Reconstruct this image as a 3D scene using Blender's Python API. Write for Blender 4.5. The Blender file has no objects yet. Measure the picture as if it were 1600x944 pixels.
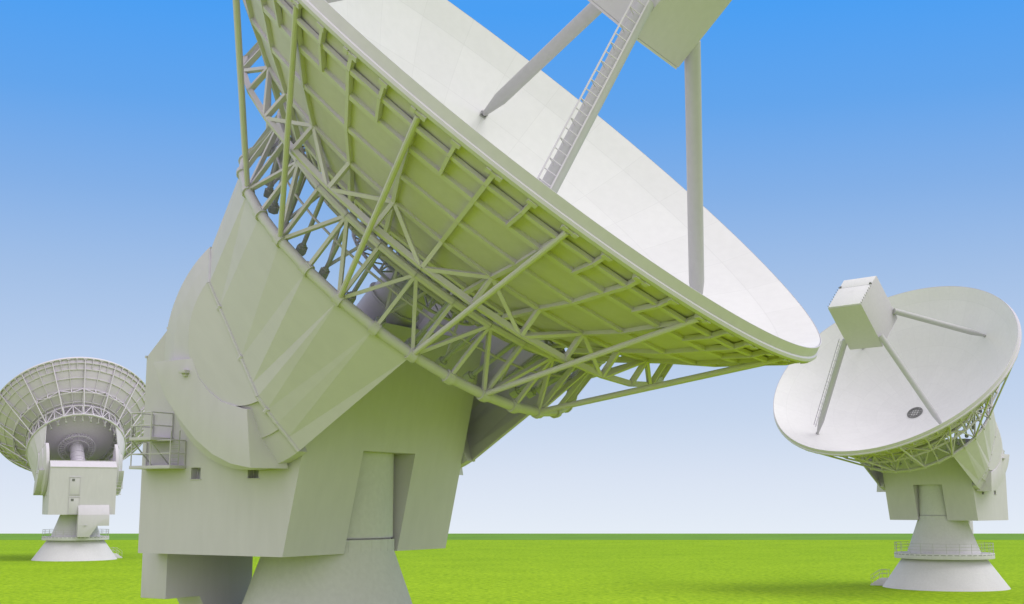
import bpy, bmesh, math, random
from mathutils import Vector, Matrix
random.seed(7)
R = math.radians
SC = bpy.context.scene
COL = SC.collection

# ------------------------------------------------------------------ camera
F_PX, W_PX = 1925.33, 1600.0
cam_d = bpy.data.cameras.new('camera'); cam = bpy.data.objects.new('camera', cam_d); COL.objects.link(cam)
cam_d.sensor_width = 36.0; cam_d.lens = F_PX / W_PX * 36.0
cam_d.shift_y = (484.836 - 472.0) / W_PX
cam_d.clip_start = 0.5; cam_d.clip_end = 20000
cam.location = (0, 0, 9.74); cam.rotation_euler = (R(90 + 8.874), 0, 0)
SC.camera = cam

# ------------------------------------------------------------------ sky, sun, exposure
SUN_EL, SUN_AZ = 58.0, -8.0
REAR_FILL = (.985, .95, 1.05, 1)      # azimuth counter-clockwise from +X
w = bpy.data.worlds.new('World'); SC.world = w; w.use_nodes = True
nt = w.node_tree; nt.nodes.clear()
out = nt.nodes.new('ShaderNodeOutputWorld'); bg = nt.nodes.new('ShaderNodeBackground')
tc = nt.nodes.new('ShaderNodeTexCoord'); sep = nt.nodes.new('ShaderNodeSeparateXYZ')
asn = nt.nodes.new('ShaderNodeMath'); asn.operation = 'ARCSINE'
mr = nt.nodes.new('ShaderNodeMapRange'); mr.inputs['From Min'].default_value = R(-10); mr.inputs['From Max'].default_value = R(90)
rp = nt.nodes.new('ShaderNodeValToRGB')
nt.links.new(tc.outputs['Generated'], sep.inputs[0]); nt.links.new(sep.outputs['Z'], asn.inputs[0])
nt.links.new(asn.outputs[0], mr.inputs['Value']); nt.links.new(mr.outputs[0], rp.inputs['Fac'])
# bright fill added to the unseen sky behind the viewer, lighting camera-facing walls
my = nt.nodes.new('ShaderNodeMapRange'); my.interpolation_type = 'SMOOTHSTEP'
my.inputs['From Min'].default_value = .62; my.inputs['From Max'].default_value = .0
nt.links.new(sep.outputs['Y'], my.inputs['Value'])
vm = nt.nodes.new('ShaderNodeMix'); vm.data_type = 'RGBA'; vm.inputs['B'].default_value = REAR_FILL
nt.links.new(my.outputs[0], vm.inputs['Factor']); nt.links.new(rp.outputs['Color'], vm.inputs['A'])
nt.links.new(vm.outputs['Result'], bg.inputs['Color']); nt.links.new(bg.outputs[0], out.inputs[0])
def lin(c):
    return tuple((x / 255 / 12.92 if x / 255 <= .04045 else ((x / 255 + .055) / 1.055) ** 2.4) for x in c) + (1,)
# elevation (degrees) -> the colour of that height of the sky; whitish fill light added overhead, out of view
stops = [(-10, (232, 239, 248)), (-1.4, (229, 237, 247)), (1.2, (217, 227, 243)), (3.8, (199, 215, 238)), (6.5, (184, 205, 235)), (10, (163, 192, 231)),
         (14, (132, 176, 231)), (18, (100, 165, 236)), (22.5, (75, 159, 243)), (27, (80, 160, 243)), (36, .8), (50, 1.0), (90, 1.05)]
e = rp.color_ramp.elements
while len(e) > 1: e.remove(e[-1])
for i, (a, c) in enumerate(stops):
    el = e[0] if i == 0 else e.new((a + 10) / 100)
    el.position = (a + 10) / 100; el.color = lin(c) if isinstance(c, tuple) else (c, c * .985, c * .95, 1)
bg.inputs['Strength'].default_value = 1.0
sl = bpy.data.lights.new('sun', 'SUN'); so = bpy.data.objects.new('sun', sl); COL.objects.link(so)
sl.energy = 1.55; sl.angle = R(40); sl.color = (1.0, .985, .96)
so.location = (0, 0, 80)
d = Vector((math.cos(R(SUN_EL)) * math.cos(R(SUN_AZ)), math.cos(R(SUN_EL)) * math.sin(R(SUN_AZ)), math.sin(R(SUN_EL))))
so.rotation_euler = d.to_track_quat('Z', 'Y').to_euler()
vs = SC.view_settings; vs.view_transform = 'Standard'; vs.look = 'None'; vs.exposure = 0.0; vs.gamma = 1.0
SC.render.engine = 'CYCLES'
SC.cycles.max_bounces = 8; SC.cycles.diffuse_bounces = 2

# ------------------------------------------------------------------ materials
def material(name, col, rough=.6, var=.06, scale=.35, fine=6.0, bump=0.0, dirt=None, streak=0.0):
    m = bpy.data.materials.new(name); m.use_nodes = True
    t = m.node_tree; b = t.nodes['Principled BSDF']; b.inputs['Roughness'].default_value = rough
    b.inputs['Specular IOR Level'].default_value = .25
    co = t.nodes.new('ShaderNodeTexCoord')
    n1 = t.nodes.new('ShaderNodeTexNoise'); n1.inputs['Scale'].default_value = scale; n1.inputs['Detail'].default_value = 6
    n2 = t.nodes.new('ShaderNodeTexNoise'); n2.inputs['Scale'].default_value = fine; n2.inputs['Detail'].default_value = 4
    t.links.new(co.outputs['Object'], n1.inputs['Vector'])
    if streak:
        mp = t.nodes.new('ShaderNodeMapping'); mp.inputs['Scale'].default_value = (1, 1, streak)
        t.links.new(co.outputs['Object'], mp.inputs['Vector']); t.links.new(mp.outputs[0], n2.inputs['Vector'])
    else:
        t.links.new(co.outputs['Object'], n2.inputs['Vector'])
    ad = t.nodes.new('ShaderNodeMath'); ad.operation = 'ADD'
    t.links.new(n1.outputs['Fac'], ad.inputs[0]); t.links.new(n2.outputs['Fac'], ad.inputs[1])
    r = t.nodes.new('ShaderNodeMapRange'); r.inputs['From Min'].default_value = .65; r.inputs['From Max'].default_value = 1.35
    t.links.new(ad.outputs[0], r.inputs['Value'])
    mx = t.nodes.new('ShaderNodeMix'); mx.data_type = 'RGBA'
    t.links.new(r.outputs[0], mx.inputs['Factor'])
    lo = tuple(c * (1 - var) for c in col) if dirt is None else dirt
    hi = tuple(min(1, c * (1 + var)) for c in col)
    mx.inputs['A'].default_value = (*lo, 1); mx.inputs['B'].default_value = (*hi, 1)
    t.links.new(mx.outputs['Result'], b.inputs['Base Color'])
    if bump:
        bp = t.nodes.new('ShaderNodeBump'); bp.inputs['Strength'].default_value = bump; bp.inputs['Distance'].default_value = .05
        t.links.new(n2.outputs['Fac'], bp.inputs['Height']); t.links.new(bp.outputs[0], b.inputs['Normal'])
    return m
M_PANEL = material('white_reflector_paint', (.74, .735, .74), .55, .03, .12, 2.5)
def panel_joints(m):
    # reflector panels: rings 2.1 m deep, 32 sectors; each sheet a shade of its own, fine dark joints
    t = m.node_tree; b = t.nodes['Principled BSDF']; src = b.inputs['Base Color'].links[0].from_socket
    def M(op, a, c=None):
        n = t.nodes.new('ShaderNodeMath'); n.operation = op
        for i, v in enumerate((a, c)):
            if v is None: continue
            if isinstance(v, (int, float)): n.inputs[i].default_value = v
            else: t.links.new(v, n.inputs[i])
        return n.outputs[0]
    co = t.nodes.new('ShaderNodeTexCoord'); sp = t.nodes.new('ShaderNodeSeparateXYZ'); t.links.new(co.outputs['Object'], sp.inputs[0])
    y, z = sp.outputs['Y'], sp.outputs['Z']
    r = M('SQRT', M('ADD', M('MULTIPLY', y, y), M('MULTIPLY', z, z))); an = M('MULTIPLY', M('ARCTAN2', y, z), 32 / (2 * math.pi))
    rr = M('DIVIDE', r, 2.2); cv = t.nodes.new('ShaderNodeCombineXYZ')
    t.links.new(M('FLOOR', rr), cv.inputs[0]); t.links.new(M('FLOOR', an), cv.inputs[1])
    wn = t.nodes.new('ShaderNodeTexWhiteNoise'); t.links.new(cv.outputs[0], wn.inputs[0])
    jr = M('LESS_THAN', M('MULTIPLY', M('PINGPONG', rr, .5), 2.2), .014)
    ja = M('LESS_THAN', M('MULTIPLY', M('MULTIPLY', M('PINGPONG', an, .5), 2 * math.pi / 32), r), .014)
    k = M('SUBTRACT', M('ADD', M('MULTIPLY', wn.outputs[0], .03), .98), M('MULTIPLY', M('MAXIMUM', jr, ja), .07))
    mx = t.nodes.new('ShaderNodeMix'); mx.data_type = 'RGBA'; mx.blend_type = 'MULTIPLY'; mx.inputs['Factor'].default_value = 1
    cc = t.nodes.new('ShaderNodeCombineColor')
    for i in range(3): t.links.new(k, cc.inputs[i])
    t.links.new(src, mx.inputs['A']); t.links.new(cc.outputs[0], mx.inputs['B']); t.links.new(mx.outputs['Result'], b.inputs['Base Color'])
panel_joints(M_PANEL)
M_PAINT = material('pale_steel_paint', (.62, .585, .65), .5, .045, .25, 3.0)
M_WALL = material('pale_wall_paint', (.635, .598, .665), .6, .04, .2, 2.2, streak=.25)
M_BACK = material('grey_frame_paint', (.655, .60, .70), .55, .045, .25, 3.0)
M_BACKP = material('grey_panel_back', (.63, .565, .69), .6, .05, .25, 3.0)
M_CONC = material('pale_concrete', (.64, .625, .65), .85, .06, .5, 5.0, .1)
M_STEEL = material('galvanised_steel', (.5, .5, .48), .45, .08, 1.0, 9.0)
M_CABIN = material('grey_cabin_paint', (.56, .535, .575), .6, .04, .3, 3.0)
M_LEG = material('grey_leg_paint', (.47, .465, .475), .5, .04, .3, 3.0)
M_DARK = material('dark_recess', (.2, .2, .2), .6, .1)
M_GLASS = material('grey_window_glass', (.5, .5, .52), .3, .1)

# ------------------------------------------------------------------ mesh helpers
def frame(dv, up=None):
    dv = dv.normalized()
    up = up if up is not None else (Vector((0, 0, 1)) if abs(dv.z) < .95 else Vector((1, 0, 0)))
    x = up.cross(dv)
    if x.length < 1e-5: x = Vector((0, 1, 0)).cross(dv)
    x.normalize(); return x, dv.cross(x)
def tube(bm, a, b, r, n=10, r2=None, caps=True):
    a, b = Vector(a), Vector(b); x, y = frame(b - a); r2 = r if r2 is None else r2
    A = [bm.verts.new(a + (x * math.cos(2 * math.pi * i / n) + y * math.sin(2 * math.pi * i / n)) * r) for i in range(n)]
    B = [bm.verts.new(b + (x * math.cos(2 * math.pi * i / n) + y * math.sin(2 * math.pi * i / n)) * r2) for i in range(n)]
    for i in range(n):
        j = (i + 1) % n; bm.faces.new((A[i], A[j], B[j], B[i]))
    if caps: bm.faces.new(A[::-1]); bm.faces.new(B)
def bar(bm, a, b, wd, hg, up=None):
    """rectangular bar; hg along 'up'"""
    a, b = Vector(a), Vector(b); x, y = frame(b - a, Vector(up) if up is not None else None)
    q = [(-wd / 2, -hg / 2), (wd / 2, -hg / 2), (wd / 2, hg / 2), (-wd / 2, hg / 2)]
    A = [bm.verts.new(a + x * s + y * t) for s, t in q]; B = [bm.verts.new(b + x * s + y * t) for s, t in q]
    for i in range(4):
        j = (i + 1) % 4; bm.faces.new((A[i], A[j], B[j], B[i]))
    bm.faces.new(A[::-1]); bm.faces.new(B)
def box(bm, x0, x1, y0, y1, z0, z1):
    v = [bm.verts.new((x, y, z)) for x in (x0, x1) for y in (y0, y1) for z in (z0, z1)]
    for f in ((0, 1, 3, 2), (4, 6, 7, 5), (0, 4, 5, 1), (2, 3, 7, 6), (0, 2, 6, 4), (1, 5, 7, 3)): bm.faces.new([v[i] for i in f])
def prism(bm, A, B):
    """closed solid between two matching polygons"""
    a = [bm.verts.new(p) for p in A]; b = [bm.verts.new(p) for p in B]; n = len(a)
    bm.faces.new(a); bm.faces.new(b[::-1])
    for i in range(n):
        j = (i + 1) % n; bm.faces.new((a[i], b[i], b[j], a[j]))
def ring_tube(bm, pts, r, n=8):
    for i in range(len(pts)): tube(bm, pts[i], pts[(i + 1) % len(pts)], r, n, caps=False)
def revolve(bm, prof, n=96, axis='z', closed=False):
    """prof: (radius, height) pairs; axis 'z' (local) or 'u' (dish axis = X, angle 0 = +Z)"""
    rows = []
    for r, h in prof:
        row = []
        for i in range(n):
            a = 2 * math.pi * i / n
            row.append(bm.verts.new((h, r * math.sin(a), r * math.cos(a)) if axis == 'u' else (r * math.cos(a), r * math.sin(a), h)))
        rows.append(row)
    m = len(rows)
    for k in range(m if closed else m - 1):
        A, B = rows[k], rows[(k + 1) % m]
        for i in range(n):
            j = (i + 1) % n; bm.faces.new((A[i], A[j], B[j], B[i]))
    return rows
def make(name, bm, m, parent=None, bevel=0.0, mat=None, sharp=32):
    bmesh.ops.recalc_face_normals(bm, faces=bm.faces[:])
    if bevel:
        ed = [x for x in bm.edges if len(x.link_faces) == 2 and x.calc_face_angle(0) > R(20)]
        bmesh.ops.bevel(bm, geom=ed, offset=bevel, segments=2, affect='EDGES', profile=.6, clamp_overlap=True)
    for f in bm.faces: f.smooth = True
    for x in bm.edges:
        if len(x.link_faces) != 2 or x.calc_face_angle(0) > R(sharp): x.smooth = False
    me = bpy.data.meshes.new(name); bm.to_mesh(me); bm.free(); me.materials.append(m)
    o = bpy.data.objects.new(name, me); COL.objects.link(o)
    if parent is not None: o.parent = parent
    if mat is not None: o.matrix_local = mat
    return o
def again(o, parent, mat):
    c = o.copy(); COL.objects.link(c); c.parent = parent; c.matrix_local = mat; return c

# ------------------------------------------------------------------ setting: the field
def field():
    m = bpy.data.materials.new('mown_grass'); m.use_nodes = True; t = m.node_tree; b = t.nodes['Principled BSDF']
    b.inputs['Roughness'].default_value = .9; b.inputs['Specular IOR Level'].default_value = .05
    co = t.nodes.new('ShaderNodeTexCoord')
    fine = t.nodes.new('ShaderNodeTexNoise'); fine.inputs['Scale'].default_value = 1.5; fine.inputs['Detail'].default_value = 5; fine.inputs['Roughness'].default_value = .7
    big = t.nodes.new('ShaderNodeTexNoise'); big.inputs['Scale'].default_value = .09; big.inputs['Detail'].default_value = 4
    mot = t.nodes.new('ShaderNodeTexNoise'); mot.inputs['Scale'].default_value = .8; mot.inputs['Detail'].default_value = 5
    for n in (fine, big, mot): t.links.new(co.outputs['Object'], n.inputs['Vector'])
    a = t.nodes.new('ShaderNodeMath'); a.operation = 'MULTIPLY_ADD'; a.inputs[1].default_value = 2.0
    t.links.new(fine.outputs['Fac'], a.inputs[0]); 
    a2 = t.nodes.new('ShaderNodeMath'); a2.operation = 'MULTIPLY_ADD'; a2.inputs[1].default_value = .35
    bs = t.nodes.new('ShaderNodeMath'); bs.operation = 'MULTIPLY'; bs.inputs[1].default_value = .35; t.links.new(big.outputs['Fac'], bs.inputs[0])
    t.links.new(mot.outputs['Fac'], a2.inputs[0]); t.links.new(bs.outputs[0], a2.inputs[2]); t.links.new(a2.outputs[0], a.inputs[2])
    r = t.nodes.new('ShaderNodeMapRange'); r.inputs['From Min'].default_value = 1.08; r.inputs['From Max'].default_value = 1.62
    t.links.new(a.outputs[0], r.inputs['Value'])
    mx = t.nodes.new('ShaderNodeMix'); mx.data_type = 'RGBA'; t.links.new(r.outputs[0], mx.inputs['Factor'])
    mx.inputs['A'].default_value = (.20, .34, .010, 1); mx.inputs['B'].default_value = (.385, .565, .020, 1)
    # blade shade painted into the colour: grass darkens towards the far side
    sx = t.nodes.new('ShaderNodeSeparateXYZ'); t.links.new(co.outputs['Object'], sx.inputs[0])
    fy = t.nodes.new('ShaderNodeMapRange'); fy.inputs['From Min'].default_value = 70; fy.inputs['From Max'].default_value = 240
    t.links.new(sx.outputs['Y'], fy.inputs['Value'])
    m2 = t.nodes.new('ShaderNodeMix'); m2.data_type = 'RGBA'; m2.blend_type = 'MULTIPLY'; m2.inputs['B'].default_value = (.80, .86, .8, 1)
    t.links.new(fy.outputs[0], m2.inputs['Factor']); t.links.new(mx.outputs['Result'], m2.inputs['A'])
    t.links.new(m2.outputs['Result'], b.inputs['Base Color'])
    bp = t.nodes.new('ShaderNodeBump'); bp.inputs['Strength'].default_value = .6; bp.inputs['Distance'].default_value = .25
    t.links.new(fine.outputs['Fac'], bp.inputs['Height']); t.links.new(bp.outputs[0], b.inputs['Normal'])
    # one sheet: level to the brow, then falling gently away beyond it
    bm = bmesh.new()
    ys = [-3000, -400, -50, 0, 50, 120, 200, 300, 380, 396.5, 400, 408, 430, 500, 900, 2500, 9000]
    zs = [0] * 10 + [-.02, -.5, -2.2, -9, -60, -260, -900]
    xs = [-8000, -2500, -800, -300, -100, 0, 100, 300, 800, 2500, 8000]
    g = [[bm.verts.new((x, y, z)) for x in xs] for y, z in zip(ys, zs)]
    for i in range(len(ys) - 1):
        for j in range(len(xs) - 1): bm.faces.new((g[i][j], g[i][j + 1], g[i + 1][j + 1], g[i + 1][j]))
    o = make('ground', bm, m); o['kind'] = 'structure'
    mm = material('rough_meadow', (.125, .27, .012), .9, .18, .05, .8)
    bm = bmesh.new()
    for x0, x1 in zip(xs[:-1], xs[1:]):
        v = [bm.verts.new(p) for p in ((x0, 331, .006), (x1, 331, .006), (x1, 396.4, .006), (x0, 396.4, .006))]; bm.faces.new(v)
    bmesh.ops.remove_doubles(bm, verts=bm.verts[:], dist=.001)
    o = make('meadow', bm, mm); o['kind'] = 'structure'
field()

# ------------------------------------------------------------------ the antenna
ZE = 14.846
DM = Matrix.Translation((0, 0, ZE)) @ Matrix.Rotation(R(-45), 4, 'Y')     # dish frame: X = beam axis, Y = side, Z = up across the aperture
def DR(th): return DM @ Matrix.Rotation(R(-th), 4, 'X')
def P(u, r, th=0.0): return Vector((u, r * math.sin(R(th)), r * math.cos(R(th))))
U1, R1 = 6.041, 8.355
NODE = [(14.17, 14.27), (13.62, 13.88), (12.86, 13.06), (11.78, 11.93), (10.58, 10.40)]   # back frame nodes (u, r)
UP = (8.5, 8.28)
def surf(r):
    return 7.29 + .0359 * r * r if r <= 13.2 else 13.545 + (r - 13.2) * (14.728 - 13.545) / 1.05

def build_antenna():
    root = bpy.data.objects.new('dish_antenna', None); COL.objects.link(root); root.empty_display_size = 2
    # ---- tower
    bm = bmesh.new(); revolve(bm, [(0.01, -.3), (7.055, -.3), (7.055, .0), (4.664, 3.37), (0.01, 3.37)], 96)
    make('foundation', bm, M_CONC, root)
    bm = bmesh.new(); revolve(bm, [(4.0, 3.365), (5.56, 3.365), (5.56, 3.965), (4.0, 3.965)], 96, closed=True)
    plat = make('platform', bm, M_CONC, root, .03)
    bm = bmesh.new(); revolve(bm, [(4.108, 3.962), (2.74, 7.75), (2.74, 8.24)], 96)
    revolve(bm, [(2.74, 8.3), (2.68, 8.3), (2.68, 13.0)], 96)
    revolve(bm, [(2.6, 8.2), (2.6, 8.4)], 96)
    for k in range(32):      # joints of the bearing skirt
        a = 2 * math.pi * k / 32; c, s = math.cos(a), math.sin(a)
        tube(bm, (2.735 * c, 2.735 * s, 7.76), (2.735 * c, 2.735 * s, 8.23), .02, 5)
    make('tower', bm, M_CONC, root)
    bm = bmesh.new()
    for h in (.45, .8, 1.15): ring_tube(bm, [Vector((5.47 * math.cos(2 * math.pi * k / 48), 5.47 * math.sin(2 * math.pi * k / 48), 3.965 + h)) for k in range(48)], .022, 5)
    for k in range(24):
        a = 2 * math.pi * k / 24; tube(bm, (5.47 * math.cos(a), 5.47 * math.sin(a), 3.7), (5.47 * math.cos(a), 5.47 * math.sin(a), 5.12), .028, 6)
        for q in range(5):  # drip rail under the deck edge
            pass
    make('railing', bm, M_STEEL, plat)
    bm = bmesh.new()
    for k in range(24):
        a0, a1 = 2 * math.pi * (k + .08) / 24, 2 * math.pi * (k + .92) / 24; rr = 5.575
        bar(bm, (rr * math.cos(a0), rr * math.sin(a0), 3.83), (rr * math.cos(a1), rr * math.sin(a1), 3.83), .03, .06)
    make('edge_rail', bm, M_DARK, plat)
    # entry steps at the foot
    bm = bmesh.new(); A = Matrix.Rotation(R(-74), 4, 'Z')
    prism(bm, [A @ Vector(q) for q in ((5.9, -.7, -.1), (7.4, -.7, -.1), (8.5, -.7, -.1), (8.5, -.7, .12), (7.4, -.7, .85), (5.9, -.7, .85))],
          [A @ Vector(q) for q in ((5.9, .7, -.1), (7.4, .7, -.1), (8.5, .7, -.1), (8.5, .7, .12), (7.4, .7, .85), (5.9, .7, .85))])
    st = make('entry_steps', bm, M_CONC, root, .02)
    for y in (-.66, .66):
        bm = bmesh.new()
        for x, z in ((6.5, .85), (7.4, .85), (8.4, .2)): tube(bm, A @ Vector((x, y, z)), A @ Vector((x, y, z + 1.0)), .025, 6)
        for h in (.55, 1.0):
            tube(bm, A @ Vector((6.5, y, .85 + h)), A @ Vector((7.4, y, .85 + h)), .025, 6); tube(bm, A @ Vector((7.4, y, .85 + h)), A @ Vector((8.4, y, .2 + h)), .025, 6)
        make('railing', bm, M_STEEL, st)
    # ---- turning house
    zb, zt, xb, yh, ys, zs = 7.712, 16.9, -5.48, 5.459, 1.796, 11.8
    fx = lambda z: 2.244 + (z - zb) * .2185
    bm = bmesh.new(); V = lambda *q: bm.verts.new(q)
    prof = [(fx(zb), zb), (fx(zt), zt), (-4.29, zt - .05), (xb, 15.742), (xb, zb)]
    rec = -2.6
    L = [V(x, yh, z) for x, z in prof]; Rr = [V(x, -yh, z) for x, z in prof]
    W1, W2, wz0, wz1 = (-2.66, -2.14), (.37, .93), 10.64, 11.12
    for s_ in (-1, 1):
        y = s_ * yh
        for poly in ([(fx(zb), zb), (fx(wz0), wz0), (W2[1], wz0), (W2[0], wz0), (W1[1], wz0), (W1[0], wz0), (xb, wz0), (xb, zb)],
                     [(xb, wz0), (W1[0], wz0), (W1[0], wz1), (xb, wz1)], [(W1[1], wz0), (W2[0], wz0), (W2[0], wz1), (W1[1], wz1)],
                     [(W2[1], wz0), (fx(wz0), wz0), (fx(wz1), wz1), (W2[1], wz1)],
                     [(fx(wz1), wz1), (fx(zt), zt), (-4.29, zt - .05), (xb, 15.742), (xb, wz1), (W1[0], wz1), (W1[1], wz1), (W2[0], wz1), (W2[1], wz1)]):
            bm.faces.new([V(x, y, z) for x, z in poly])
        for x0, x1 in (W1, W2):
            yi = y - s_ * .4; o4 = [(x0, wz0), (x1, wz0), (x1, wz1), (x0, wz1)]
            for a, b in zip(o4, o4[1:] + o4[:1]): bm.faces.new([V(a[0], y, a[1]), V(b[0], y, b[1]), V(b[0], yi, b[1]), V(a[0], yi, a[1])])
            bm.faces.new([V(x, yi, z) for x, z in o4])
    a0, a1 = V(fx(zb), ys, zb), V(fx(zs), ys, zs); b0, b1 = V(fx(zb), -ys, zb), V(fx(zs), -ys, zs)
    c0, c1 = V(rec, ys, zb), V(rec, ys, zs); d0, d1 = V(rec, -ys, zb), V(rec, -ys, zs)
    bm.faces.new((L[0], a0, a1, b1, b0, Rr[0], Rr[1], L[1]))          # front with the slot
    bm.faces.new((a0, c0, c1, a1)); bm.faces.new((b0, b1, d1, d0)); bm.faces.new((c0, d0, d1, c1)); bm.faces.new((a1, c1, d1, b1))
    bm.faces.new((L[1], Rr[1], Rr[2], L[2])); bm.faces.new((L[2], Rr[2], Rr[3], L[3])); bm.faces.new((L[3], Rr[3], Rr[4], L[4]))
    bm.faces.new((L[0], L[4], Rr[4], Rr[0], b0, d0, c0, a0))
    bmesh.ops.remove_doubles(bm, verts=bm.verts[:], dist=.0005)
    house = make('turning_house', bm, M_WALL, root)
    # eaves strip above the rear wall
    bm = bmesh.new(); bar(bm, (-5.5, -5.5, 15.75), (-5.5, 5.5, 15.75), .1, .1); bar(bm, (-4.29, -5.5, 16.88), (-4.29, 5.5, 16.88), .12, .08)
    make('roof_trim', bm, M_PAINT, house)
    for side in (-1, 1):
        for x0, x1 in ((-2.66, -2.14), (.37, .93)):
            z0, z1 = 10.64, 11.12; yo = side * yh; yi = side * (yh - .39)
            bm = bmesh.new(); box(bm, x0 - .05, x1 + .05, *sorted((yo + side * .04, yo - side * .3)), z0 - .001, z0 + .03)
            for q in ((x0, x0 + .05, z0 + .03, z1), (x1 - .05, x1, z0 + .03, z1), (x0 + .05, x1 - .05, z1 - .05, z1)): box(bm, q[0] + .001, q[1] - .001, *sorted((yi, yi + side * .08)), q[2], q[3] - .001)
            wf = make('window', bm, M_PAINT, house)
            bm = bmesh.new(); box(bm, x0 + .05, x1 - .05, *sorted((yi, yi + side * .03)), z0 + .03, z1 - .05)
            make('pane', bm, M_GLASS, wf)
    for z0, z1, wy, wz in ((11.08, 13.99, 1.42, 13.35), (7.78, 10.65, 1.46, 9.98)):
        bm = bmesh.new(); x = xb
        box(bm, x - .05, x, .56, 2.2, z0 + .04, z1 - .04)
        door = make('door', bm, M_WALL, house, .01)
        bm = bmesh.new()
        for q in ((.5, .56, z0, z1), (2.2, 2.26, z0, z1), (.44, 2.32, z1, z1 + .07), (.44, 2.32, z0 - .05, z0)): box(bm, x - .09, x - .002, *q)
        make('door_frame', bm, M_PAINT, house)
        bm = bmesh.new(); box(bm, x - .075, x - .045, wy, wy + .46, wz, wz + .42)
        make('window_pane', bm, M_DARK, door)
    # stair enclosure under the rear edge
    bm = bmesh.new()
    o_ = [(.68, 7.66), (-4.42, 7.66), (-4.42, 5.83), (-2.5, 5.83), (-1.25, 3.95), (.68, 3.95)]
    prism(bm, [(-6.35, y, z) for y, z in o_], [(-4.89, y, z) for y, z in o_])
    enc = make('stair_enclosure', bm, M_WALL, root, .03)
    bm = bmesh.new()
    prism(bm, [(-6.35, .68, 7.664), (-5.485, .68, 9.35), (-5.485, .68, 7.664)], [(-6.35, -4.42, 7.664), (-5.485, -4.42, 9.35), (-5.485, -4.42, 7.664)])
    make('sloping_roof', bm, M_WALL, enc, .02)
    bm = bmesh.new(); box(bm, -6.37, -6.34, -.95, .55, 5.83, 5.87); box(bm, -6.5, -6.35, -.7, -.3, 5.88, 5.92)
    make('ledge', bm, M_STEEL, enc)
    # two small balconies by the rear corner
    for z, x0, x1, yo, tp in ((11.08, -5.25, -2.95, 6.35, 1), (12.2, -4.95, -3.72, 6.68, 1)):
        bm = bmesh.new(); box(bm, x0, x1, -yo, -yh - .003, z, z + .13)
        deck = make('balcony', bm, M_PAINT, root, .015)
        bm = bmesh.new(); pts = [(x0 + .05, -yh - .05), (x0 + .05, -yo + .05), ((x0 + x1) / 2, -yo + .05), (x1 - .05, -yo + .05), (x1 - .05, -yh - .05)]
        for (px, py) in pts: tube(bm, (px, py, z + .13), (px, py, z + 1.12), .028, 6)
        for h in (.6, 1.12):
            for a, b in zip(pts[:-1], pts[1:]): tube(bm, (*a, z + h), (*b, z + h), .028, 6)
        make('railing', bm, M_PAINT, deck)
    bm = bmesh.new()
    for x in (-4.85, -3.85): tube(bm, (x, -6.6, 12.2), (x, -5.47, 11.2), .03, 6)
    for k in range(7):
        x = -3.7 + k * .0; z = 11.2 + k * .17; bar(bm, (-3.6 + k * .01, -5.75, z), (-3.15 + k * .01, -5.75, z), .03, .03)
    for x in (-3.6, -3.12): tube(bm, (x, -5.75, 11.1), (x + .05, -5.75, 12.6), .025, 6)
    make('balcony_ladder', bm, M_STEEL, root)
    # ---- cheeks
    UC, RC = 1.35, 4.83
    def dome_y(rho):
        if rho < 2.83: return 6.99
        if rho < 3.87: return 6.90 - (rho - 2.83) / 1.04 * .42
        return 6.42 - (rho - 3.87) / .96 * .42
    for s in (-1, 1):
        bm = bmesh.new()
        prf = [(.01, 7.02), (2.83, 7.02), (2.83, 6.90), (3.87, 6.5), (3.87, 6.42), (4.83, 6.0), (4.83, 5.5), (.01, 5.5)]
        n = 72; rows = []
        for r, y in prf:
            uc = 1.86 if 6.85 < y else UC + .12 * (6.6 > y > 6.1)
            rows.append([bm.verts.new((uc + r * math.cos(2 * math.pi * i / n), s * y, r * math.sin(2 * math.pi * i / n))) for i in range(n)])
        for A_, B_ in zip(rows[:-1], rows[1:]):
            for i in range(n): bm.faces.new((A_[i], A_[(i + 1) % n], B_[(i + 1) % n], B_[i]))
        # keep the half behind the joint line
        pn = Vector((1, 0, -.256)).normalized(); pc = Vector((1.30, 0, 0))
        res = bmesh.ops.bisect_plane(bm, geom=bm.verts[:] + bm.edges[:] + bm.faces[:], plane_co=pc, plane_no=pn, clear_outer=True)
        ce = [x for x in res['geom_cut'] if isinstance(x, bmesh.types.BMEdge)]
        bmesh.ops.contextual_create(bm, geom=ce)
        dome = make('elevation_cheek', bm, M_WALL, root, mat=DM, sharp=20)
        # joint curve
        T = []
        for k in range(17):
            q = -1 + 2 * k / 16; wv = -4.62 * q * 1.0; wv = 4.42 + ( -4.67 - 4.42) * k / 16
            uu = 1.3 + .256 * wv; T.append(Vector((uu, s * (dome_y(math.hypot(uu - UC, wv)) + .02), wv)))
        ring = []
        for k in range(17):
            th = 45 + 90 * k / 16; a = P(U1 - .05, R1 - .02, 45 + 11.25 * (k // 2)); b = P(U1 - .05, R1 - .02, 45 + 11.25 * min(8, k // 2 + 1))
            q = a if k % 2 == 0 else (a + b) / 2; ring.append(Vector((q.x, s * q.y, q.z)))
        bm = bmesh.new()
        tv = [bm.verts.new(q) for q in T]; rv = [bm.verts.new(ring[2 * k]) for k in range(9)]
        for k in range(8):      # flat panels with a narrow gusset fanning out of every ring node
            t0, t1, t2 = tv[2 * k], tv[2 * k + 1], tv[2 * k + 2]
            bm.faces.new((rv[k], rv[k + 1], t1)); bm.faces.new((rv[k], t1, t0)); bm.faces.new((rv[k + 1], t2, t1))
        bmesh.ops.recalc_face_normals(bm, faces=bm.faces[:])
        if sum((f.normal.y * s) * f.calc_area() for f in bm.faces) < 0:
            for f in bm.faces: f.normal_flip()
        bmesh.ops.solidify(bm, geom=bm.faces[:], thickness=.12)
        make('cheek_shell', bm, M_WALL, dome, sharp=4)
        bm = bmesh.new()
        for a, b in zip(T[:-1], T[1:]): tube(bm, a, b, .075, 8)
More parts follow.
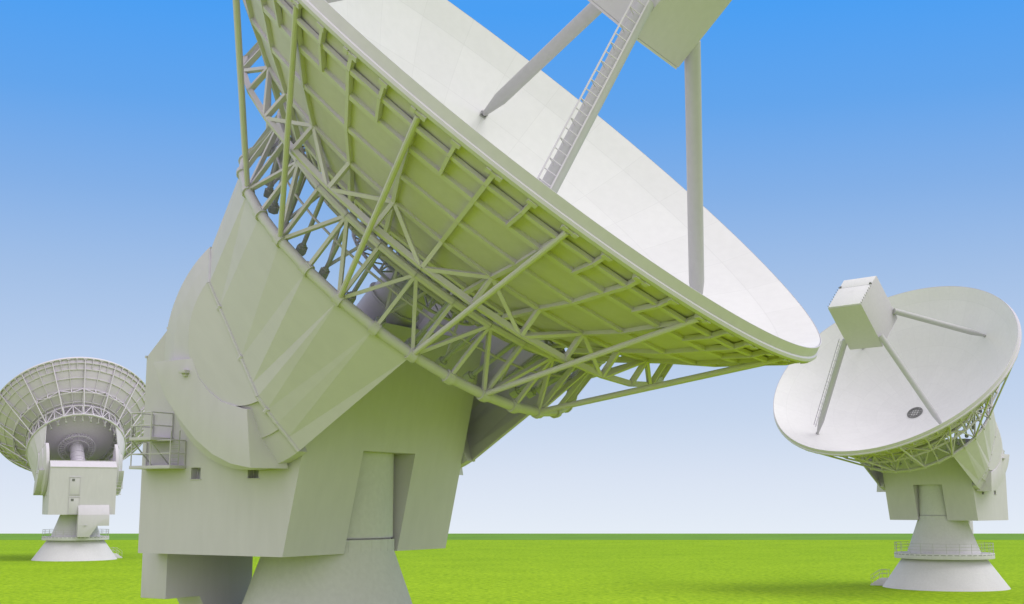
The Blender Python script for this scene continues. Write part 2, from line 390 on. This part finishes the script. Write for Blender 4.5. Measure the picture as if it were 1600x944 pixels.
        for k in (5, 9, 13): tube(bm, T[k] - Vector((.1, 0, 0)), T[k] + Vector((.1, 0, 0)), .1, 8)
        make('joint_tube', bm, M_PAINT, dome)
        # trunnion between cheek and house
        bm = bmesh.new(); c = DM @ Vector((UC, 0, 0)); tube(bm, (c.x, s * 5.4, c.z - .4), (c.x, s * 5.52, c.z - .4), 2.2, 40)
        make('trunnion', bm, M_STEEL, root)
        # counterweight sector
        pl = lambda z: s * (7.03 + .03 * (15.17 - z))
        S = [(-3.37, 15.26), (-3.09, 14.63), (-2.6, 13.84), (-1.75, 12.94), (-.82, 12.12), (.12, 11.54), (1.07, 11.17), (2.07, 11.0), (1.74, 13.2), (1.49, 13.23), (.39, 13.54), (-.31, 13.99), (-.86, 14.51), (-1.26, 15.28)]
        bm = bmesh.new()
        # inner outline: front edge falls back to the cheek surface
        prism(bm, [(x, pl(z), z) for x, z in S], [(x if k not in (7, 8) else x + (.5 if k == 7 else .1), s * 5.62, z) for k, (x, z) in enumerate(S)])
        cw = make('counterweight', bm, M_WALL, root, .02, sharp=24)
        bm = bmesh.new()
        cx, cz = .95, 15.8
        for k in range(15):
            a = R(186 + k * 3.3); 
            # follow the outline of the rear edge
            t = k / 14 * 3.0; i = min(3, int(t)); f = t - i
            x = S[i][0] + (S[i + 1][0] - S[i][0]) * f; z = S[i][1] + (S[i + 1][1] - S[i][1]) * f
            nx, nz = x - cx, z - cz; l = math.hypot(nx, nz); nx /= l; nz /= l
            bar(bm, (x - nx * .05, s * 5.75, z - nz * .05), (x + nx * .16, s * 5.75, z + nz * .16), .12, .2, up=(0, 1, 0))
        make('gear_rack', bm, M_STEEL, cw)
        bm = bmesh.new(); box(bm, -1.7, -1.36, *sorted((s * 7.0, s * 7.3)), 14.7, 14.83); box(bm, -1.62, -1.44, *sorted((s * 7.0, s * 7.17)), 14.58, 14.70)
        make('lamp_bracket', bm, M_PAINT, cw, .01)
    # ---- reflector
    bm = bmesh.new()
    rs = [.02, .5, .92, 1.5] + [2.2 + i * .85 for i in range(12)] + [12.4, 12.9, 13.18, 13.22, 13.6, 14.0, 14.25]
    front = [(r, surf(r)) for r in rs]
    back = [(14.30, 14.62), (14.33, 14.42), (14.2, 14.30), (13.9, 13.86), (13.05, 12.96)] + [(r, surf(r) - (.54 if r > 8 else .4)) for r in (12, 10.8, 9.6, 8.4, 7.2, 6, 4.8, 3.6, 2.4, 1.2, .02)]
    revolve(bm, front + back[:2], 128, 'u')
    refl = make('reflector', bm, M_PANEL, root, mat=DM, sharp=8)
    bm = bmesh.new(); revolve(bm, back[1:], 128, 'u'); make('back_skin', bm, M_BACKP, refl, sharp=12)
    bm = bmesh.new(); revolve(bm, [(14.262, 14.735), (14.30, 14.735), (14.40, 14.36), (14.34, 14.34)], 192, 'u')
    make('rim_band', bm, M_PAINT, refl)
    bm = bmesh.new(); n = 8; prf = [(14.36 + .14 * math.cos(2 * math.pi * k / n), 14.27 + .14 * math.sin(2 * math.pi * k / n)) for k in range(n)]
    revolve(bm, prf, 192, 'u', closed=True); make('rim_tube', bm, M_PAINT, refl)
    # round hub grille
    bm = bmesh.new(); u0 = surf(.95) + .03
    for r0, r1 in ((.78, .93), (.62, .68)): revolve(bm, [(r0, u0), (r1, u0), (r1, u0 + .05), (r0, u0 + .05)], 40, 'u', closed=True)
    for k in (-.45, -.15, .15, .45):
        h = math.sqrt(.78 ** 2 - k * k) - .01
        bar(bm, (u0 + .01, k, -h), (u0 + .01, k, h), .05, .03); bar(bm, (u0 + .03, -h, k), (u0 + .03, h, k), .05, .03)
    make('hub_grille', bm, M_DARK, refl)
    # hub behind the reflector
    bm = bmesh.new(); revolve(bm, [(1.12, 7.2), (1.12, 4.6), (1.2, 4.5), (1.2, 1.4), (1.28, 1.3), (1.28, -.5)], 40, 'u')
    for u in (6.0, 4.55, 3.2, 2.4, 1.4): revolve(bm, [(1.1, u), (1.27, u), (1.27, u + .08), (1.1, u + .08)], 40, 'u', closed=True)
    make('waveguide_column', bm, M_PAINT, refl)
    bm = bmesh.new()
    for r, u in ((3.2, 6.15), (2.75, 6.45), (2.05, 6.2)):
        ring_tube(bm, [P(u, r, 360 * k / 32) for k in range(32)], .07, 6)
    for k in range(32):
        th = 11.25 * k; tube(bm, P(6.15, 3.2, th), P(7.3, 2.9, th + 5.6), .045, 6); tube(bm, P(6.15, 3.2, th), P(7.3, 2.9, th - 5.6), .045, 6)
        tube(bm, P(6.15, 3.2, th), P(6.2, 2.05, th), .04, 6); tube(bm, P(6.2, 2.05, th), P(7.1, 2.05, th), .04, 6)
    make('hub_ring', bm, M_PAINT, refl)
    # ---- back frame: shared meshes turned about the beam axis
    def spin(name, bm, m, k, step, off=0.0, sub=None):
        o = make(name, bm, m, root, mat=DR(off))
        subs = []
        if sub:
            so_ = make(sub[0], sub[1], m, o); subs.append(so_)
        for i in range(1, k):
            c = again(o, root, DR(off + i * step))
            for q in subs: again(q, c, Matrix.Identity(4))
        return o
    def poly_bar(bm, pts, wd, hg):
        for a, b in zip(pts[:-1], pts[1:]):
            dv = (b - a); up = Vector((0, 1, 0)).cross(dv).normalized(); bar(bm, a, b, wd, hg, up=up)
    N = [P(*n) for n in NODE]; N0 = P(14.22, 14.3); IN = P(9.15, 8.75)
    off = Vector((.1, 0, -.1))     # towards the panels
    bm = bmesh.new(); poly_bar(bm, [N0, N[1], N[2], N[3], N[4], IN], .15, .18)
    bm2 = bmesh.new(); NB = P(14.12, 14.3)
    for yy in (-.2, .2): bar(bm2, NB + Vector((-.0, yy - .09, 0)), NB + Vector((-.0, yy + .09, 0)), .2, .22, up=(1, 0, -1))
    bar(bm2, NB + Vector((-.02, -.12, .02)), NB + Vector((-.02, .12, .02)), .12, .14, up=(1, 0, -1))
    spin('rib', bm, M_BACK, 32, 11.25, 0, ('rim_bracket', bm2))
    bm = bmesh.new(); poly_bar(bm, [N0, N[1], N[2]], .12, .18); pass
    bm2 = bmesh.new(); bar(bm2, NB + Vector((0, -.17, 0)), NB + Vector((0, .17, 0)), .18, .2, up=(1, 0, -1))
    spin('short_rib', bm, M_BACK, 32, 11.25, 5.625, ('rim_bracket', bm2))
    for (u, r), wd, hg in ((NODE[1], .17, .14), (NODE[2], .22, .16), (NODE[3], .18, .15), (NODE[4], .22, .18), ((9.25, 8.5), .18, .18), ((9.5, 10.55), .17, .2)):
        bm = bmesh.new(); n = 32
        pts = [P(u, r, 11.25 * k) for k in range(n)]
        for k in range(n):
            a, b = pts[k], pts[(k + 1) % n]; th = 11.25 * (k + .5)
            nv = (P(-1, 1, th)).normalized()      # outward-back normal of the frame
            bar(bm, a, b, wd, hg, up=nv)
        make('ring_beam', bm, M_BACK, root, mat=DM)
    # base ring: stout polygonal tube with collars
    bm = bmesh.new(); ring_tube(bm, [P(U1, R1, 11.25 * k) for k in range(32)], .19, 12); base = make('base_ring', bm, M_PAINT, root, mat=DM)
    bm = bmesh.new()
    q = P(U1, R1); t = Vector((0, 1, 0)); tube(bm, q - t * .16, q + t * .16, .25, 12); bar(bm, q - t * .11, q + t * .11, .3, .44, up=P(1, 0, 0))
    cl = make('collar', bm, M_PAINT, base)
    for k in range(1, 32): again(cl, base, Matrix.Rotation(R(-11.25 * k), 4, 'X'))
    bm = bmesh.new(); ring_tube(bm, [P(8.0, 7.2, 11.25 * k) for k in range(32)], .15, 8); make('middle_ring', bm, M_BACK, root, mat=DM)
    bm = bmesh.new(); ring_tube(bm, [P(8.5, 8.28, 11.25 * k) for k in range(32)], .15, 8); make('upper_ring', bm, M_BACK, root, mat=DM)
    # outriggers from every second ring node to the rim
    bm = bmesh.new(); tube(bm, P(U1, R1), P(14.0, 14.2), .105, 10); spin('outrigger', bm, M_BACK, 16, 22.5)
    # zig-zag between base ring and upper ring
    def strut(name, a, b, w_, h_, k, step, off=0.0):
        bm = bmesh.new(); dv = (b - a).normalized(); bar(bm, a, b, w_, h_, up=Vector((0, 1, 0)).cross(dv)); spin(name, bm, M_BACK, k, step, off)
    A0 = P(U1, R1); UPP = P(8.5, 8.28)
    for s in (-1, 1): strut('diagonal_strut', A0, P(8.5, 8.28, s * 11.25), .13, .17, 16, 22.5)
    strut('upright_strut', A0, UPP, .13, .17, 32, 11.25)
    # chord ring standing off the fourth beam
    N4 = P(*NODE[4]); CR = P(9.5, 10.55)
    strut('chord_post', N4, CR, .14, .2, 32, 11.25)
    for s in (-1, 1): strut('chord_brace', N4, P(9.5, 10.55, s * 10.6), .13, .17, 16, 22.5)
    # inner bracing behind the upper ring
    bm = bmesh.new(); tube(bm, UPP, P(8.0, 7.2), .09, 8); tube(bm, P(8.0, 7.2), P(9.25, 8.5), .08, 7); tube(bm, P(8.0, 7.2), P(9.25, 8.5, 11.25), .06, 6); tube(bm, P(8.0, 7.2), P(8.35, 6.5), .07, 6); tube(bm, P(8.0, 7.2), P(8.35, 6.5, 11.25), .05, 6); tube(bm, P(8.0, 7.2, 11.25), UPP, .06, 6); tube(bm, P(8.35, 6.5), P(8.35, 6.5, 11.25), .08, 6); tube(bm, P(7.3, 7.6), P(7.3, 7.6, 11.25), .05, 6)
    spin('inner_brace', bm, M_BACK, 32, 11.25)
    # hanging adjustment rods with hexagonal pads
    PD = P(6.0, 7.1); top = P(8.6, 8.0)
    dv = (PD - top).normalized()
    bm = bmesh.new(); tube(bm, top, PD, .085, 8)
    bm2 = bmesh.new(); tube(bm2, PD - dv * .02, PD + dv * .27, .21, 6); tube(bm2, PD - dv * .12, PD - dv * .02, .13, 8)
    spin('hanging_rod', bm, M_STEEL, 32, 11.25, 0, ('hexagonal_pad', bm2))
    Pm = P(6.25, 7.15)
    for s in (-1, 1): strut('rod_brace', Pm, P(8.0, 7.2, s * 5.6), .1, .1, 16, 22.5, 11.25)
    # ---- feed cabin on four legs
    u0, u1, yb, wb = 19.37, 25.28, 2.05, 2.54
    bm = bmesh.new(); box(bm, u0, u1, -yb, yb, -wb, wb); cab = make('feed_cabin', bm, M_CABIN, root, .05, mat=DM)
    bm = bmesh.new(); box(bm, u1 + .002, u1 + .09, -yb + .05, yb - .05, -wb + .08, .9); box(bm, u1 + .002, u1 + .06, -yb + .05, yb - .05, 1.0, wb - .06)
    make('roof_hatch', bm, M_PANEL, cab, .02)
    bm = bmesh.new()
    for k in range(9):
        for yy in (-yb + .02, yb - .02): tube(bm, (u1 + .05, yy, -wb + .2 + k * .42), (u1 + .22, yy, -wb + .2 + k * .42), .035, 6)
    for yy in (-yb + .1, yb - .3): box(bm, u1 + .05, u1 + .2, yy, yy + .2, 1.0, 1.2)
    make('hatch_clamp', bm, M_DARK, cab)
    bm = bmesh.new(); box(bm, u0 - .1, u0 - .002, -yb + .03, yb - .03, -wb + .03, -wb + .3); box(bm, u0 - .1, u0 - .002, -yb + .03, yb - .03, wb - .3, wb - .03)
    box(bm, u0 - .1, u0 - .002, -yb + .03, -yb + .2, -wb + .3, wb - .3); box(bm, u0 - .1, u0 - .002, yb - .2, yb - .03, -wb + .3, wb - .3)
    make('base_frame', bm, M_PAINT, cab, .015)
    foot, topp = Vector((11.62, 0, 10.95)), Vector((20.5, 0, 3.1)); dl = (topp - foot); Ln = dl.length; dl.normalize()
    for th in (45, 135, -45, -135):
        bm = bmesh.new(); tube(bm, foot + dl * .1, foot + dl * 1.7, .13, 20, .33, caps=True); tube(bm, foot + dl * 1.7, topp, .33, 20)
        leg = make('support_leg', bm, M_LEG, root, mat=DR(th), sharp=40)
        bm = bmesh.new(); bar(bm, foot - Vector((.06, .18, 0)), foot + Vector((-.06, .18, 0)), .34, .08, up=(1, 0, -.7)); tube(bm, foot + Vector((.08, -.2, 0)), foot + Vector((.08, .2, 0)), .05, 8)
        for yy in (-.15, .15): bar(bm, foot + Vector((-.06, yy, 0)), foot + Vector((.16, yy, -.04)), .04, .2)
        make('foot_plate', bm, M_LEG, leg)
        if th == -135:
            # ladder on the outer flank
            nout = Vector((-dl.z, 0, dl.x)); hv = nout; sv = Vector((0, 1, 0)); sh = hv * .44 + sv * .34
            bm = bmesh.new()
            a, b = foot + dl * .8 + sh, topp - dl * .2 + sh
            for q in (-.27, .27): bar(bm, a + sv * q, b + sv * q, .05, .07, up=hv)
            nr = int((b - a).length / .45)
            for k in range(nr):
                c = a + dl * (.2 + k * .45); tube(bm, c - sv * .27, c + sv * .27, .024, 6)
                if k % 2 == 0:
                    for q in (-.27, .27): bar(bm, c + sv * q, c + sv * (min(q, .0) - .06) - hv * .2, .03, .035)
            make('ladder', bm, M_PAINT, leg)
    return root

def copy_tree(o, parent=None):
    c = o.copy(); COL.objects.link(c); c.parent = parent; c.matrix_basis = o.matrix_basis.copy()
    for ch in list(o.children): copy_tree(ch, c)
    return c

ant = build_antenna()
far_r = copy_tree(ant); far_l = copy_tree(ant)
for o, x, y, ph, lab in ((ant, -7.735, 52.989, -31.045, 'huge pale dish antenna nearest the viewer, its dish and base cut off by the frame'),
                         (far_r, 50.479, 146.676, -136.032, 'smaller distant dish antenna facing the viewer, showing the smooth inside of its dish'),
                         (far_l, -75.893, 217.874, 117.476, 'farthest dish antenna turned away, showing the ribbed back of its dish and rear doors')):
    o.location = (x, y, 0); o.rotation_euler = (0, 0, R(ph)); o['label'] = lab; o['category'] = 'dish antenna'; o['group'] = 'dish antennas standing in the green field'
